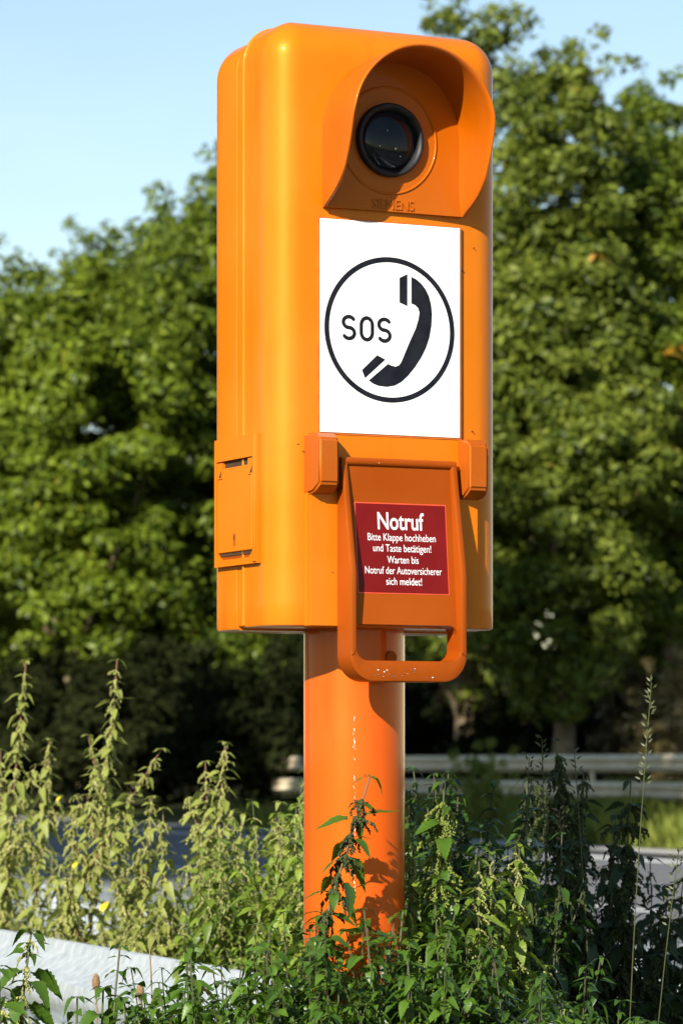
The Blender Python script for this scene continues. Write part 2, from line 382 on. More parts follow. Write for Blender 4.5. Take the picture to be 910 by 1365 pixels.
bm = bmesh.new(); lathe_y(bm, [(.0500, YH+.002), (.0500, YH-.007), (.0492, YH-.0095), (.0470, YH-.0105), (.0445, YH-.0098), (.0415, YH-.006), (.0400, YH-.0015), (.0398, YH+.002)], lx, lz, 72)
ring = obj('speaker_ring', bm, M_BLACK, box, 50)
bm = bmesh.new(); lathe_y(bm, [(.0001, YH-.0095)]+[(.0405*math.sin(t), YH+.0005-.010*math.cos(t)) for t in [PI/2*k/12 for k in range(1, 13)]], lx, lz, 72); obj('speaker_dome', bm, M_GLASS, ring, 60)
for dx, dz, s_ in ((.006, -.012, .0009), (-.018, -.010, .0007), (.013, -.022, .0006), (-.006, .012, .0005)):
    bm = bmesh.new(); add_box(bm, lx+dx-s_, lx+dx+s_, YH-.0098, YH-.0086, lz+dz-s_*1.6, lz+dz+s_*1.6, .0004, 1)
    obj('pale_fleck', bm, M_LET, ring)
tx, tz = L(523.5, 279, YH); text('maker_lettering', 'SIEMENS', tx, tz, .0625, .0135, YH, M_HOOD, box, .0, .0016)
# paint scuffs on the inner right wall
for k in range(9):
    t = k/8; px_, py_ = 606+t*31, 150-t*13.5
    bm = bmesh.new(); s_ = .0022*(.5+((k*37) % 10)/14); zz = CAMZ+(HOR-py_)/1000; yy = YS-.018-t*.070
    xx = hh+.0005-.0025+.0006*t-.0022*(1-t)
    add_box(bm, xx-.0006, xx, yy-s_*1.6, yy+s_, zz-s_*.35, zz+s_*.35); obj('paint_scratch', bm, M_LET, box, 0)

# ---- lower panel, hinge blocks
bm = bmesh.new(); ypn = YF-.012
prism(bm, [(-.1305, ZB+.0005), (.1305, ZB+.0005), (.1305, 1.545), (-.1305, 1.545)], YF+.01, ypn+.003)
prism(bm, [(-.1265, ZB+.0007), (.1265, ZB+.0007), (.1265, 1.541), (-.1265, 1.541)], ypn+.003, ypn)
obj('lower_panel', bm, M_BOX, box, 0)
def block(sx):
    bm = bmesh.new()
    back = [(-.1312, 1.463), (-.0965, 1.463), (-.0965, 1.546), (-.1312, 1.546)]
    mid = [(-.1312, 1.466), (-.0965, 1.466), (-.0965, 1.545), (-.1312, 1.545)]
    frt = [(-.1275, 1.477), (-.0985, 1.477), (-.0985, 1.537), (-.1275, 1.537)]
    rows = [[(sx*x, YF, z) for x, z in back], [(sx*x, YF-.028, z) for x, z in mid], [(sx*x, YF-.041, z) for x, z in frt]]
    loft(bm, rows, True, True, True)
    bmesh.ops.bevel(bm, geom=[e_ for e_ in bm.edges if max(v.co.y for v in e_.verts) < YF-.001 or (e_.verts[0].co-e_.verts[1].co).length < .03 and e_.calc_length() > .02], offset=.003, segments=3, affect='EDGES')
    return obj('hinge_block', bm, M_HINGE, box, 40)
M_HINGE = paint('orange_brown_hinge_paint', (.29, .058, .002), .40, (.20, .05, .006), .6, .15)
hb = block(1); block(-1)
bm = bmesh.new(); tube(bm, [(-.1, YF-.017, 1.505), (.1, YF-.017, 1.505)], [.0035, .0035], 16); obj('hinge_pin', bm, M_HINGE, box)

# ---- lifting flap
YPL = YF-.021; ZFT = 1.512; ZFB = L(540, 909, -.168)[1]; HX = .088; ZI = L(535, 881, -.168)[1]; ZHT = L(540, 834, YPL)[1]
zk = L(600, 766, -.165)[1]
def yfr(z):
    t = min(1, max(0, (ZFT-z)/(ZFT-zk))); t = t-.04*math.sin(2*PI*t)*0
    return YPL-.004-(.168-.114-.021-.004)*min(1, t)
ro, ri = .036, .018; Uo, Ui = [], []
zs = [ZFT-(ZFT-ZFB-ro)*k/30 for k in range(31)]
for z in zs: Uo.append((-HX, z, -1, 0)); Ui.append((-HX+.0095, z))
for k in range(1, 13):
    t = PI+PI/2*k/12; Uo.append((-HX+ro+ro*math.cos(t), ZFB+ro+ro*math.sin(t), math.cos(t), math.sin(t))); Ui.append((-HX+.0095+ri+ri*math.cos(t), ZI+ri+ri*math.sin(t)))
for k in range(1, 8):
    f = k/8; Uo.append(((-HX+ro)*(1-2*f), ZFB, 0, -1)); Ui.append(((-HX+.0095+ri)*(1-2*f), ZI))
for i in range(len(Uo)-8, -1, -1):
    x, z, a_, b_ = Uo[i]; Uo.append((-x, z, -a_, b_)); Ui.append((-Ui[i][0], Ui[i][1]))
rows = []
for (xo, zo, nx, nz), (xi, zi) in zip(Uo, Ui):
    yf = yfr(zo); yb = YF-.0135; b_ = .0025
    ex, ez = (xi-xo), (zi-zo); ln = math.hypot(ex, ez); ex, ez = ex/ln, ez/ln
    zi_ = zi
    r = [(xo, yb, zo), (xo, yf+b_, zo), (xo+ex*b_*.3, yf+b_*.3, zo+ez*b_*.3), (xo+ex*b_, yf, zo+ez*b_), (xi-ex*b_, yf, zi_-ez*b_), (xi-ex*b_*.3, yf+b_*.3, zi_-ez*b_*.3), (xi, yf+b_, zi_), (xi, yb, zi_)]
    rows.append(r)
bm = bmesh.new(); loft(bm, rows, True, True, True)
flap = obj('lifting_flap', bm, M_FLAP, box, 40)
tag(flap, 'scuffed red-orange lifting flap with a hand hole at the bottom')
bm = bmesh.new(); hx = HX-.0085; q = .012
poly = [(-hx, ZFT-.001), (hx, ZFT-.001), (hx, ZHT-q)]+[(hx-.001-q+q*math.cos(t), ZHT-q+q*math.sin(t)) for t in [PI/2*k/6 for k in range(7)]]
poly += [(-hx+.001+q-q*math.cos(t), ZHT-q+q*math.sin(t)) for t in [PI/2-PI/2*k/6 for k in range(7)]]+[(-hx, ZHT-q)]
prism(bm, poly, YF-.0145, YPL); plate = obj('flap_plate', bm, M_FLAP, flap, 30)
bm = bmesh.new(); tube(bm, [(-HX+.001, YPL+.0005, ZFT-.003), (HX-.001, YPL+.0005, ZFT-.003)], [.0058, .0058], 14); obj('flap_top_roll', bm, M_FLAP, flap, 50)
# red sticker
sx0 = L(475.5, 730, YPL)[0]; sx1 = L(594.5, 735, YPL)[0]; sz1 = (L(475, 671, YPL)[1]+L(594, 675, YPL)[1])/2; sz0 = (L(475, 790, YPL)[1]+L(594, 793, YPL)[1])/2
bm = bmesh.new(); add_box(bm, sx0-.0014, sx1+.0014, YPL-.0004, YPL+.0002, sz0-.0014, sz1+.0014); obj('sticker_border', bm, M_LINE, flap, 0)
bm = bmesh.new(); add_box(bm, sx0, sx1, YPL-.0007, YPL+.0002, sz0, sz1); obj('sticker', bm, M_RED, flap, 0)
def Z4(x, y): return L(400+x*.3077, 570+y*.3077, YPL)
YT = YPL-.001
for body, xa, xb, yb_, cap, bold in (('Notruf', 335, 541, 443, .0240, .012), ('Bitte Klappe hochheben', 288, 590, 493, .0100, .0), ('und Taste betätigen!', 310, 568, 540, .0100, .0), ('Warten bis', 371, 510, 590, .0100, .0),
                           ('Notruf der Autoversicherer', 270, 611, 637, .0100, .0), ('sich meldet!', 362, 521, 684, .0100, .0)):
    xa_, z_ = Z4(xa, yb_); xb_, z2 = Z4(xb, yb_+3)
    text('sticker_lettering', body, (xa_+xb_)/2, (z_+z2)/2, xb_-xa_, cap, YT, M_LET, flap, bold)
# chips and scrapes on the flap
rnd = random.Random(5)
for k in range(34):
    if k < 22: x = rnd.gauss(-.028 if k < 14 else .02, .016); z = rnd.uniform(ZFB+.006, ZFB+.018); y = -.168-.0001; s_ = rnd.uniform(.0003, .0010)
    else: x = rnd.uniform(-.06, .06); z = ZFT-.004-abs(rnd.gauss(0, .010)); y = YPL-.0055 if z > ZFT-.006 else YPL-.0002; s_ = rnd.uniform(.0003, .0009)
    bm = bmesh.new(); n_ = 7; poly = [(x+s_*rnd.uniform(.6, 1.9)*math.cos(2*PI*i/n_), z+s_*rnd.uniform(.5, 1.1)*math.sin(2*PI*i/n_)) for i in range(n_)]
    prism(bm, poly, y+.0015, y-.00025); obj('pale_fleck', bm, M_STEEL if k % 3 else M_LET, flap, 0)

def tilt(o, dx=0):                                # the plate leans out towards its foot
    for v in o.data.vertices:
        if v.co.y < YPL+.004: v.co.y -= .021*max(0, (ZFT-v.co.z)/(ZFT-ZHT))
        v.co.x += dx
tilt(plate)
for o_ in flap.children:
    if o_.name.startswith('sticker'): tilt(o_, -.0055)

# ---- side door on the left face
XD = -HW
ya = -.0715; yb = LX(286, 690, XD-.006)[0]; za = 1.373; zb_ = 1.549
door = empty('side_door'); door.parent = box
Z3x = lambda x, y: LX(270+x*.2308, 570+y*.2308, XD-.006)
o_l = Z3x(80, 480)[0]; o_r = Z3x(291, 450)[0]          # opening limits (rear, front)
ot = (Z3x(80, 205)[1]+Z3x(291, 160)[1])/2; ob = (Z3x(90, 730)[1]+Z3x(290, 705)[1])/2; op = ob-.0095
outer = [(ya, za), (yb, za), (yb, zb_), (ya, zb_)]
inner = [(o_r, ob), (o_r+.012, op), (o_l-.012, op), (o_l, ob), (o_l, ot), (o_r, ot)]
bm = bmesh.new(); X0, X1 = XD+.004, XD-.0065
def ringface(x):
    O = [bm.verts.new((x, p[0], p[1])) for p in outer]; I = [bm.verts.new((x, p[0], p[1])) for p in inner]
    bm.faces.new((O[0], O[1], I[2], I[1])); bm.faces.new((O[1], O[2], I[4], I[3], I[2])); bm.faces.new((O[2], O[3], I[5], I[4])); bm.faces.new((O[3], O[0], I[1], I[0], I[5]))
    return O, I
O0, I0 = ringface(X0); O1, I1 = ringface(X1)
for A, B in ((O0, O1), (I0, I1)):
    for i in range(len(A)): bm.faces.new((A[i], A[(i+1) % len(A)], B[(i+1) % len(A)], B[i]))
obj('door_frame', bm, M_BOX, door, 0)
bm = bmesh.new(); add_box(bm, X1-.0025, X1+.0035, ya+.002, ya+.011, za+.002, zb_-.002, .0012); obj('door_edge_strip', bm, M_BOX, door)
ct = ot-.010
bm = bmesh.new(); add_box(bm, XD-.0048, XD+.001, o_r+.0012, o_l-.0012, ob+.0006, ct, .0008, 1); cov = obj('door_cover', bm, M_BOX, door)
bm = bmesh.new(); add_box(bm, XD-.0075, XD-.004, o_r+.001, o_r+.0045, ob+.002, ct-.012, .001, 1); obj('cover_rib', bm, M_BOX, cov)
for yy in (o_l-.010, o_r+.009):
    bm = bmesh.new(); prism(bm, [(yy-.008, ct-.014), (yy+.008, ct-.014), (yy+.008, ot-.002), (yy-.008, ot-.002)], XD, XD-.0062, 'x')
    obj('hinge_lug', bm, M_BOX, cov, 0)
    bm = bmesh.new(); prism(bm, [(yy-.006, ct-.012), (yy+.001, ct-.012), (yy-.006, ct-.003)], XD-.006, XD-.0066, 'x'); obj('lug_recess', bm, M_SHADE_DIRT, cov, 0)
bm = bmesh.new(); add_box(bm, XD-.0012, XD+.001, o_r+.019, o_l-.019, ct+.0005, ot-.0005); obj('slot_shade', bm, M_SHADE_DIRT, cov, 0)  # dark box painting the shade in the opening above the cover
bm = bmesh.new(); add_box(bm, XD-.0024, XD+.001, o_r+.004, o_l-.003, ob-.0042, ob+.0004); obj('gap', bm, M_SHADE_DIRT, cov, 0)  # dark strip painting the shadow under the cover's overhang
ky, kz = Z3x(180, 640)
bm = bmesh.new(); prism(bm, [(ky-.0035, kz-.010), (ky+.0035, kz-.010)]+[(ky+.0035*math.cos(t), kz+.004+.0035*math.sin(t)) for t in [PI*k/8 for k in range(9)]], XD-.0044, XD-.0054, 'x')
obj('keyhole', bm, M_HINGE, cov, 0)
bm = bmesh.new(); prism(bm, [(ky-.0012, kz-.003), (ky+.0022, kz-.001), (ky+.0018, kz+.005), (ky-.001, kz+.005)], XD-.005, XD-.0058, 'x'); obj('keyhole_slot', bm, M_SHADE_DIRT, cov, 0)
bm = bmesh.new(); add_box(bm, XD-.001, XD+.001, o_r+.001, o_l-.001, op, ob); obj('finger_pocket', bm, M_FLAP, cov, 0)  # pocket back in darker flap colour, which stands in for its shade

# ---- pole
bm = bmesh.new(); rows = [[(.0703*math.cos(2*PI*k/64), .0703*math.sin(2*PI*k/64), z) for k in range(64)] for z in (-.2, .3, .6, .9, 1.2, ZB+.05)]
loft(bm, rows, True, True, True); pole = obj('pole', bm, M_POLE, box, 40)
bm = bmesh.new(); rows = [[(r_*math.cos(2*PI*k/64), r_*math.sin(2*PI*k/64), z) for k in range(64)] for r_, z in ((.0703, 0), (.13, 0), (.13, .018), (.0703, .018))]
loft(bm, rows, True); obj('base_flange', bm, M_POLE, pole, 40)
bm = bmesh.new(); by, bz = -.0703, L(517, 876, -.07)[1]; bx = L(517, 876, -.06)[0]
lathe_y(bm, [(.0001, -.072), (.0075, -.072), (.0085, -.070), (.0085, -.055)], bx, bz, 16); obj('bolt', bm, M_FLAP, pole)

for k in range(60):                              # broken line of tiny pale flecks down the front of the pole
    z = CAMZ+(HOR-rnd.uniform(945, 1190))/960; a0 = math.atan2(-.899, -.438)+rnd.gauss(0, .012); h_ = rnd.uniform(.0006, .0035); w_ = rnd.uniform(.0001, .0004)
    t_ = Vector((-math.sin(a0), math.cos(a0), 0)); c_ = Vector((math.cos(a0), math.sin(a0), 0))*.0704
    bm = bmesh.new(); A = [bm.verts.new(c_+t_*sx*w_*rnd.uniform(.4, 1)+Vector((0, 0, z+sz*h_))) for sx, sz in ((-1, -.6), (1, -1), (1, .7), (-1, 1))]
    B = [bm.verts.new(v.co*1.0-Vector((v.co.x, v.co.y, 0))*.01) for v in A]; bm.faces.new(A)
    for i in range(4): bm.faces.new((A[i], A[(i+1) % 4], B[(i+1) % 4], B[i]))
    obj('pale_fleck', bm, M_LET if k % 3 else M_STEEL, pole, 0)
for px_, py_, s_ in ((515, 347, .0010), (530, 309, .0008), (598, 470, .0006), (450, 555, .0007), (610, 560, .0006)):
    x_, z_ = L(px_, py_, YP); bm = bmesh.new(); flat(bm, [(x_-s_, z_), (x_+s_*.4, z_-s_*.8), (x_+s_, z_+s_*.5), (x_-s_*.2, z_+s_)], YP); obj('dirt_speck', bm, M_SHADE_DIRT, sign, 0)
for px_, py_, s_ in ((617, 361, .0012), (398, 592, .0010), (443, 763, .0010), (630, 575, .0009), (632, 330, .0007), (415, 640, .0008)):
    yy_ = YF-.0125 if py_ > 590 else YF-.004
    x_, z_ = L(px_, py_, yy_); bm = bmesh.new(); prism(bm, [(x_-s_, z_), (x_+s_*.4, z_-s_*.8), (x_+s_, z_+s_*.5), (x_-s_*.2, z_+s_)], yy_+.004, yy_-.0003); obj('dirt_speck', bm, M_SHADE_DIRT, box, 0)

# ================================================================ ground, road, far bank
bm = bmesh.new(); s_ = 3000; bm.faces.new([bm.verts.new(p) for p in ((-s_, -s_, 0), (s_, -s_, 0), (s_, s_, 0), (-s_, s_, 0))])
tag(obj('ground', bm, M_GRASSG, None, 0), kind='structure')
RD = Vector((-.342, .940, 0)); RN = Vector((.940, .342, 0))      # along the road, across it
def RP(nd, al, z=0): v = RN*nd+RD*al; return Vector((v.x, v.y, z))
def strip(name, n0, n1, a0, a1, z, m, seg=40):
    bm = bmesh.new(); rows = [[RP(n0, a0+(a1-a0)*k/seg, z), RP(n1, a0+(a1-a0)*k/seg, z)] for k in range(seg+1)]
    loft(bm, rows, False); return obj(name, bm, m, None, 0)
tag(strip('road', 4.6, 18.0, -40, 400, .004, M_ASPH), kind='structure')
tag(strip('road_edge_line', 17.05, 17.45, -40, 400, .008, M_MARK), kind='structure')
tag(strip('near_edge_line', 5.3, 5.5, -40, 400, .008, M_MARK), kind='structure')
tag(strip('road_edge_strip', 18.0, 18.8, -40, 400, .05, M_CONC), kind='structure')
for k in range(-3, 28):
    ob_ = strip('lane_mark', 11.2, 11.35, k*12.0, k*12.0+6, .008, M_MARK, 2); tag(ob_, kind='structure')
# far bank rising behind the road
bm = bmesh.new(); prof = [(18.8, .0), (18.8, .05), (19.4, .12), (21.0, .32), (22.5, .45), (26, .55), (34, .7), (60, .8), (160, .7), (170, -.2)]
rg = np.random.default_rng(2); rows = []
for k in range(90):
    al = -40+k*4.5; rows.append([RP(n_, al, z+(rg.normal(0, .03) if 20 < n_ < 150 else 0)) for n_, z in prof])
loft(bm, rows, False); tag(obj('far_bank', bm, M_GRASSG, None, 60), kind='structure')

# grass tufts on the far bank (stuff)
def blades(N, nd0, nd1, al0, al1, zf, h0, h1, wd, seed, name, m, dens=None):
    g = np.random.default_rng(seed); nd = g.uniform(nd0, nd1, N); al = g.uniform(al0, al1, N)
    x = nd*RN.x+al*RD.x; y = nd*RN.y+al*RD.y
    clump = .5+.5*np.sin(x*2.1+np.sin(y*.9)*2)*np.sin(y*1.3+1.7*np.sin(x*.7))
    h = g.uniform(h0, h1, N)*(.45+.8*clump); th = g.uniform(0, 2*PI, N); ln = g.uniform(.1, .6, N)*h
    z = np.interp(nd, [p[0] for p in prof[1:]], [p[1] for p in prof[1:]])-.03 if zf else np.zeros(N)
    dx, dy = np.cos(th), np.sin(th); V = np.zeros((N, 4, 3))
    V[:, 0] = np.c_[x-dy*wd, y+dx*wd, z]; V[:, 1] = np.c_[x+dy*wd, y-dx*wd, z]
    V[:, 2] = np.c_[x+dx*ln*.4+dy*wd*.8, y+dy*ln*.4-dx*wd*.8, z+h*.6]; V[:, 3] = np.c_[x+dx*ln, y+dy*ln, z+h]
    return npmesh(name, V.reshape(-1, 3), np.arange(N*4).reshape(N, 4), m)
tag(blades(45000, 18.9, 24, 18, 57, True, .18, .45, .022, 3, 'bank_grass', M_GRASS), kind='stuff')

# ================================================================ guardrails
def beam_profile(h=.31, d=.08):
    # W profile: (out, z from the top edge), outward positive
    return [(0, 0), (.008, -.004), (.012, -.018), (.045, -.045), (.078, -.062), (.082, -.085), (.078, -.105), (.030, -.138), (.012, -.155),
            (.030, -.172), (.078, -.205), (.082, -.225), (.078, -.248), (.045, -.265), (.012, -.292), (.008, -.306), (0, -.31)]
def guardrail(name, label, path, ztop, side, m, sc=1.0, beams=1, gap=.4, post=2.0, group=None):
    """path: list of ground points; side: +1 ridge faces right of travel"""
    root = empty(name, path[0]); o = Vector(path[0])
    tag(root, label, 'guardrail', group)
    P = [Vector(p)-o for p in path]
    seglen = [(P[i+1]-P[i]).length for i in range(len(P)-1)]; tot = sum(seglen)
    def at(s):
        for i, l_ in enumerate(seglen):
            if s <= l_ or i == len(seglen)-1:
                return P[i].lerp(P[i+1], s/l_), (P[i+1]-P[i]).normalized()
            s -= l_
    prof = beam_profile()
    for b_ in range(beams):
        s = 0; L_ = 4.0
        while s < tot-.1:                        # beams of 4 m, each lapped over the next
            s1 = min(s+L_+.12, tot); rows = []; nn = 8; lap = .004 if int(s/L_) % 2 else 0
            for k in range(nn+1):
                p, t = at(s+(s1-s)*k/nn); nv = Vector((t.y, -t.x, 0))*side
                zt_ = ztop(p+o) if callable(ztop) else ztop
                pr_ = prof+[(q_[0]-.004, q_[1]) for q_ in reversed(prof)]
                rows.append([p+nv*((x_+lap)*sc)+Vector((0, 0, zt_-b_*gap+z_*sc-p.z-o.z+p.z)) for x_, z_ in pr_])
            bm = bmesh.new(); loft(bm, rows, True, True, True); obj('beam', bm, m, root, 50)
            s += L_
    s = .6; k = 0; pm = None
    while s < tot:
        p, t = at(s); zt_ = ztop(p+o) if callable(ztop) else ztop
        if pm is None:
            bm = bmesh.new(); add_box(bm, -.05, .05, -.003, .003, -1.3, 0); add_box(bm, -.05, -.044, .003, .05, -1.3, 0); add_box(bm, .044, .05, .003, .05, -1.3, 0)
            q_ = obj('post', bm, m, root, 0); pm = q_.data
        else: q_ = link('post', pm, None, root)
        nv = Vector((t.y, -t.x, 0))*side
        q_.location = p-nv*.06+Vector((0, 0, zt_-.02-o.z)); q_.rotation_euler = (0, 0, math.atan2(t.y, t.x))
        if beams == 1:
            bm = bmesh.new(); bmesh.ops.create_uvsphere(bm, u_segments=10, v_segments=6, radius=.014)
            bo = link('bolt', BOLT[0], None, root) if BOLT else obj('bolt', bm, M_STEEL, root)
            if not BOLT: BOLT.append(bo.data)
            bo.location = p+nv*.016*sc+Vector((0, 0, zt_-.155*sc-o.z))
        s += post; k += 1
    return root
BOLT = []
def WP(px, py, Y): return Vector(((px-455)/FP*Y, Y, CAMZ-(py-HOR)/FP*Y))
d1 = (Vector((.253, 4.9, 0))-Vector((-.728, 7.6, 0))); d1.normalize()
A1 = Vector((-.728, 7.6, 0)); 
guardrail('guardrail', 'pale galvanised guardrail in the foreground, low left, passing behind the orange pole', [A1-d1*22, A1-d1*6, A1+d1*3.4, A1+d1*9], .75, 1, M_GALV, 1.08)
d2 = Vector((1.56, -3.9, 0)).normalized(); A2 = Vector((-1.1, 11.5, 0))
guardrail('guardrail', 'second galvanised guardrail beyond the tall sunlit nettles, beside the road edge', [A2-d2*24, A2-d2*8, A2+d2*4.4, A2+d2*12], .75, -1, M_GALV, 1.0)
guardrail('guardrail', 'double-beam weathered guardrail across the road, at the foot of the trees', [RP(21.6, 20, 0), RP(21.6, 60, 0), RP(21.6, 130, 0)], 1.25, -1, M_WEATHERED, .82, 2, .40, 4.0)

# ================================================================ trees
def crown_pts(g, centers, radii, per, size, flat=.7, up=.35):
    """leaf quads spread over the upper and outer sides of clumps"""
    N = len(centers)*per; c = np.repeat(centers, per, 0); r = np.repeat(radii, per)[:, None]
    d = g.normal(size=(N, 3)); d[:, 2] += up; d /= np.linalg.norm(d, axis=1)[:, None]
    rr = r*(g.uniform(.25, 1, N)**.45)[:, None]; p = c+d*rr*np.array([1, 1, flat*.85])
    nrm = d*.9+g.normal(size=(N, 3))*.55+np.array([0, 0, .35]); nrm /= np.linalg.norm(nrm, axis=1)[:, None]
    u = np.cross(nrm, g.normal(size=(N, 3))); u /= np.linalg.norm(u, axis=1)[:, None]+1e-9; v = np.cross(nrm, u)
    s = size*g.uniform(.6, 1.35, N)[:, None]
    V = np.stack([p-u*s, p+v*s*.42+nrm*s*.12, p+u*s*.95, p-v*s*.42+nrm*s*.12], 1)
    return V.reshape(-1, 3), np.arange(N*4).reshape(N, 4)
def tree(name, label, X, Y, H, rad, zlow, ncl, per, size, m, bark, seed, group, crad=.75, lean=0, tr=.22, autumn=0, gz=.5, top_sharp=1.0, fore=None):
    g = np.random.default_rng(seed); rn = random.Random(seed)
    root = empty(name, (X, Y, gz)); tag(root, label, 'tree' if 'bush' not in name else 'bush', group)
    cz = (H+zlow)/2; hz = (H-zlow)/2
    cs = []
    while len(cs) < ncl:
        d = g.normal(size=3); d /= np.linalg.norm(d); q = g.uniform(.15, 1)**.42
        lump = 1+.16*math.sin(3*d[0]+seed)+.13*math.sin(4.3*d[1]+2*seed)+.12*math.sin(5*d[2]+seed*1.7)
        taper = 1-.38*top_sharp*max(0, d[2]*q)**1.5
        cs.append(np.array([d[0]*rad*q*lump*taper+lean*(d[2]*.5+.5), d[1]*rad*.8*q*lump*taper, cz+d[2]*hz*q*lump]))
    cs = np.array(cs); cs[:, 2] = np.maximum(cs[:, 2], zlow*.8); rads = g.uniform(.5, 1.15, ncl)*crad
    V, F = crown_pts(g, cs, rads, per, size)
    # sprigs standing out of the outline
    k = max(10, ncl//5); idx = np.argsort(-(cs[:, 2]+np.abs(cs[:, 0])*.5))[:k]
    sp = np.concatenate([cs[idx]+np.c_[g.normal(0, .25, k), g.normal(0, .25, k), rads[idx]*g.uniform(.7, 1.3, k)]+np.array([0, 0, .18*j])*g.uniform(.5, 1.2, (k, 1)) for j in range(3)])
    V2, F2 = crown_pts(g, sp, np.full(len(sp), crad*.32), 26, size*.9, 1.1)
    V = np.concatenate([V, V2]); F = np.concatenate([F, F2+len(F)*4])
    npmesh('crown', V, F, m, root)
    if autumn:
        ii = g.choice(ncl, autumn, replace=False); cc = cs[ii]+np.c_[np.zeros(autumn), -rads[ii]*.6, np.zeros(autumn)]
        V, F = crown_pts(g, cc, np.full(autumn, .22), 22, size*1.0); npmesh('autumn_leaves', V, F, M_LEAF_O, root)
    bm = bmesh.new(); bend = [rn.uniform(-.25, .25) for _ in range(6)]
    pts = [(sum(bend[:i])*.5+lean*i/7, 0.1*math.sin(i), -.3+H*.72*i/6) for i in range(7)]
    tube(bm, pts, [tr*(1.25 if i == 0 else 1-.13*i) for i in range(7)], 10); trunk = obj('trunk', bm, bark, root, 60)
    bm = bmesh.new()
    for j in range(14):
        c = cs[rn.randrange(ncl)]; i = rn.randrange(1, 6); p0 = Vector(pts[i]); p1 = Vector(c); mid = p0.lerp(p1, .5)+Vector((rn.uniform(-.3, .3), rn.uniform(-.2, .2), rn.uniform(.1, .5)))
        r0 = tr*(1-.13*i)*.45
        tube(bm, [p0, p0.lerp(mid, .5)+Vector((0, 0, .1)), mid, p1], [r0, r0*.75, r0*.5, r0*.18], 6)
    obj('branches', bm, bark, trunk, 60)
    return root
def TX(px, Y): return (px-455)/FP*Y
def TH(py, Y): return CAMZ+(HOR-py)/FP*Y
G = 'oak trees beyond the road'
T = [ # px, Y, top py, radius, low py, clumps, material, bark, label
 (62, 76, 312, 2.6, 930, 230, M_LEAF_A, M_BARKP, 'rounded yellow-green tree at the left edge of the picture', 0),
 (175, 82, 225, 2.5, 950, 210, M_LEAF_B, M_BARKP, 'mid-green tree with a thin pointed top, between the leftmost tree and the call box', 3),
 (285, 78, 172, 2.5, 935, 220, M_LEAF_B, M_BARK, 'taller green tree with orange autumn sprigs rising just left of the call box', 6),
 (470, 80, 150, 2.9, 890, 200, M_LEAF_C, M_BARK, 'olive-green tree hidden mostly behind the orange call box', 0),
 (625, 62, 88, 2.1, 920, 200, M_LEAF_C, M_BARK, 'tall narrow tree whose sprigs rise just right of the hood', 1),
 (745, 58, 128, 2.0, 950, 280, M_LEAF_C, M_BARK, 'tallest olive-green tree, right of the call box', 2),
 (885, 60, 150, 2.1, 930, 240, M_LEAF_B, M_BARK, 'broad green tree at the right edge of the picture', 1),
 (985, 66, 150, 2.2, 900, 150, M_LEAF_B, M_BARK, 'tree partly cut off by the right edge, behind the broad one', 0),
 (1130, 64, 170, 2.3, 900, 150, M_LEAF_C, M_BARK, 'tree outside the picture to the right, next in the row', 0),
 (1290, 66, 190, 2.4, 900, 140, M_LEAF_B, M_BARK, 'last tree of the row, outside the picture to the right', 0),
 (-240, 82, 330, 2.6, 900, 140, M_LEAF_B, M_BARK, 'tree outside the picture to the left, next in the row', 0),
 (-90, 80, 360, 2.4, 900, 140, M_LEAF_A, M_BARK, 'tree partly cut off by the left edge, behind the rounded one', 0),
]
for i, (px, Y, tp, rad, lp, ncl, m, bk, lab, au) in enumerate(T):
    tree('oak_tree', lab, TX(px, Y), Y, TH(tp, Y)-.5-.3, rad, TH(lp, Y)-.5-.4, ncl, 300, .105 if Y > 70 else .085, m, bk, 11+i*7, G, .8 if Y > 70 else .6, 0, .2, au)
# bare-looking trunks seen below the crowns
# dark undergrowth in front of the trunks
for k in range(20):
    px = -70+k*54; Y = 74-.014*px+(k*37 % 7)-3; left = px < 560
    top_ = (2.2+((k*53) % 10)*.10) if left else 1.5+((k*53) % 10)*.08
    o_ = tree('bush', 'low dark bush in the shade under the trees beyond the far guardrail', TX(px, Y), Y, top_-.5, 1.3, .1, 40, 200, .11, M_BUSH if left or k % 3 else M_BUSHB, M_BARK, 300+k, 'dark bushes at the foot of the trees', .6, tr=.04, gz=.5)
tree('bush', 'small bright green sapling in the sun between the road and the far guardrail', TX(636, 50), 50, .95, .38, .1, 16, 120, .05, M_GRASS, M_BARK, 391, None, .25, tr=.02, gz=.1)
tree('bush', 'tan dry brush in the sun at the right edge, above the far guardrail', TX(905, 57), 57, 2.0, .8, .2, 34, 110, .07, M_BUSHT, M_BARK, 392, None, .4, tr=.03, gz=.4)
# a row of darker trees closing the wood behind
for k in range(9):
    px = -80+k*130; Y = 98+(k*5 % 3)*2
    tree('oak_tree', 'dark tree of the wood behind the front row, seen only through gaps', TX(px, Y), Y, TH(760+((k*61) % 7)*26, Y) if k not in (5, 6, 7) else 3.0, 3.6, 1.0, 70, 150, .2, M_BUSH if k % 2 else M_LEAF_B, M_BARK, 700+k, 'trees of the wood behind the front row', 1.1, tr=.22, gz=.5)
# tall trees on this side of the road, outside the picture on the left, that shade the road
for k in range(8):
    X = -9.8-k*2.55; Y = 25+(k % 2)*2.5
    t_ = tree('tall_tree', 'x', X, Y, (20, 22, 24.5, 25.5, 25.5, 25.5, 25.5, 25.5)[k], 2.7, 1.2, 170, 90, .36, M_LEAF_B, M_BARK, 500+k, 'tall trees outside the picture on the left', 1.5, tr=.3, gz=0)
    t_['label'] = 'tall roadside tree outside the picture to the left, shading the road'

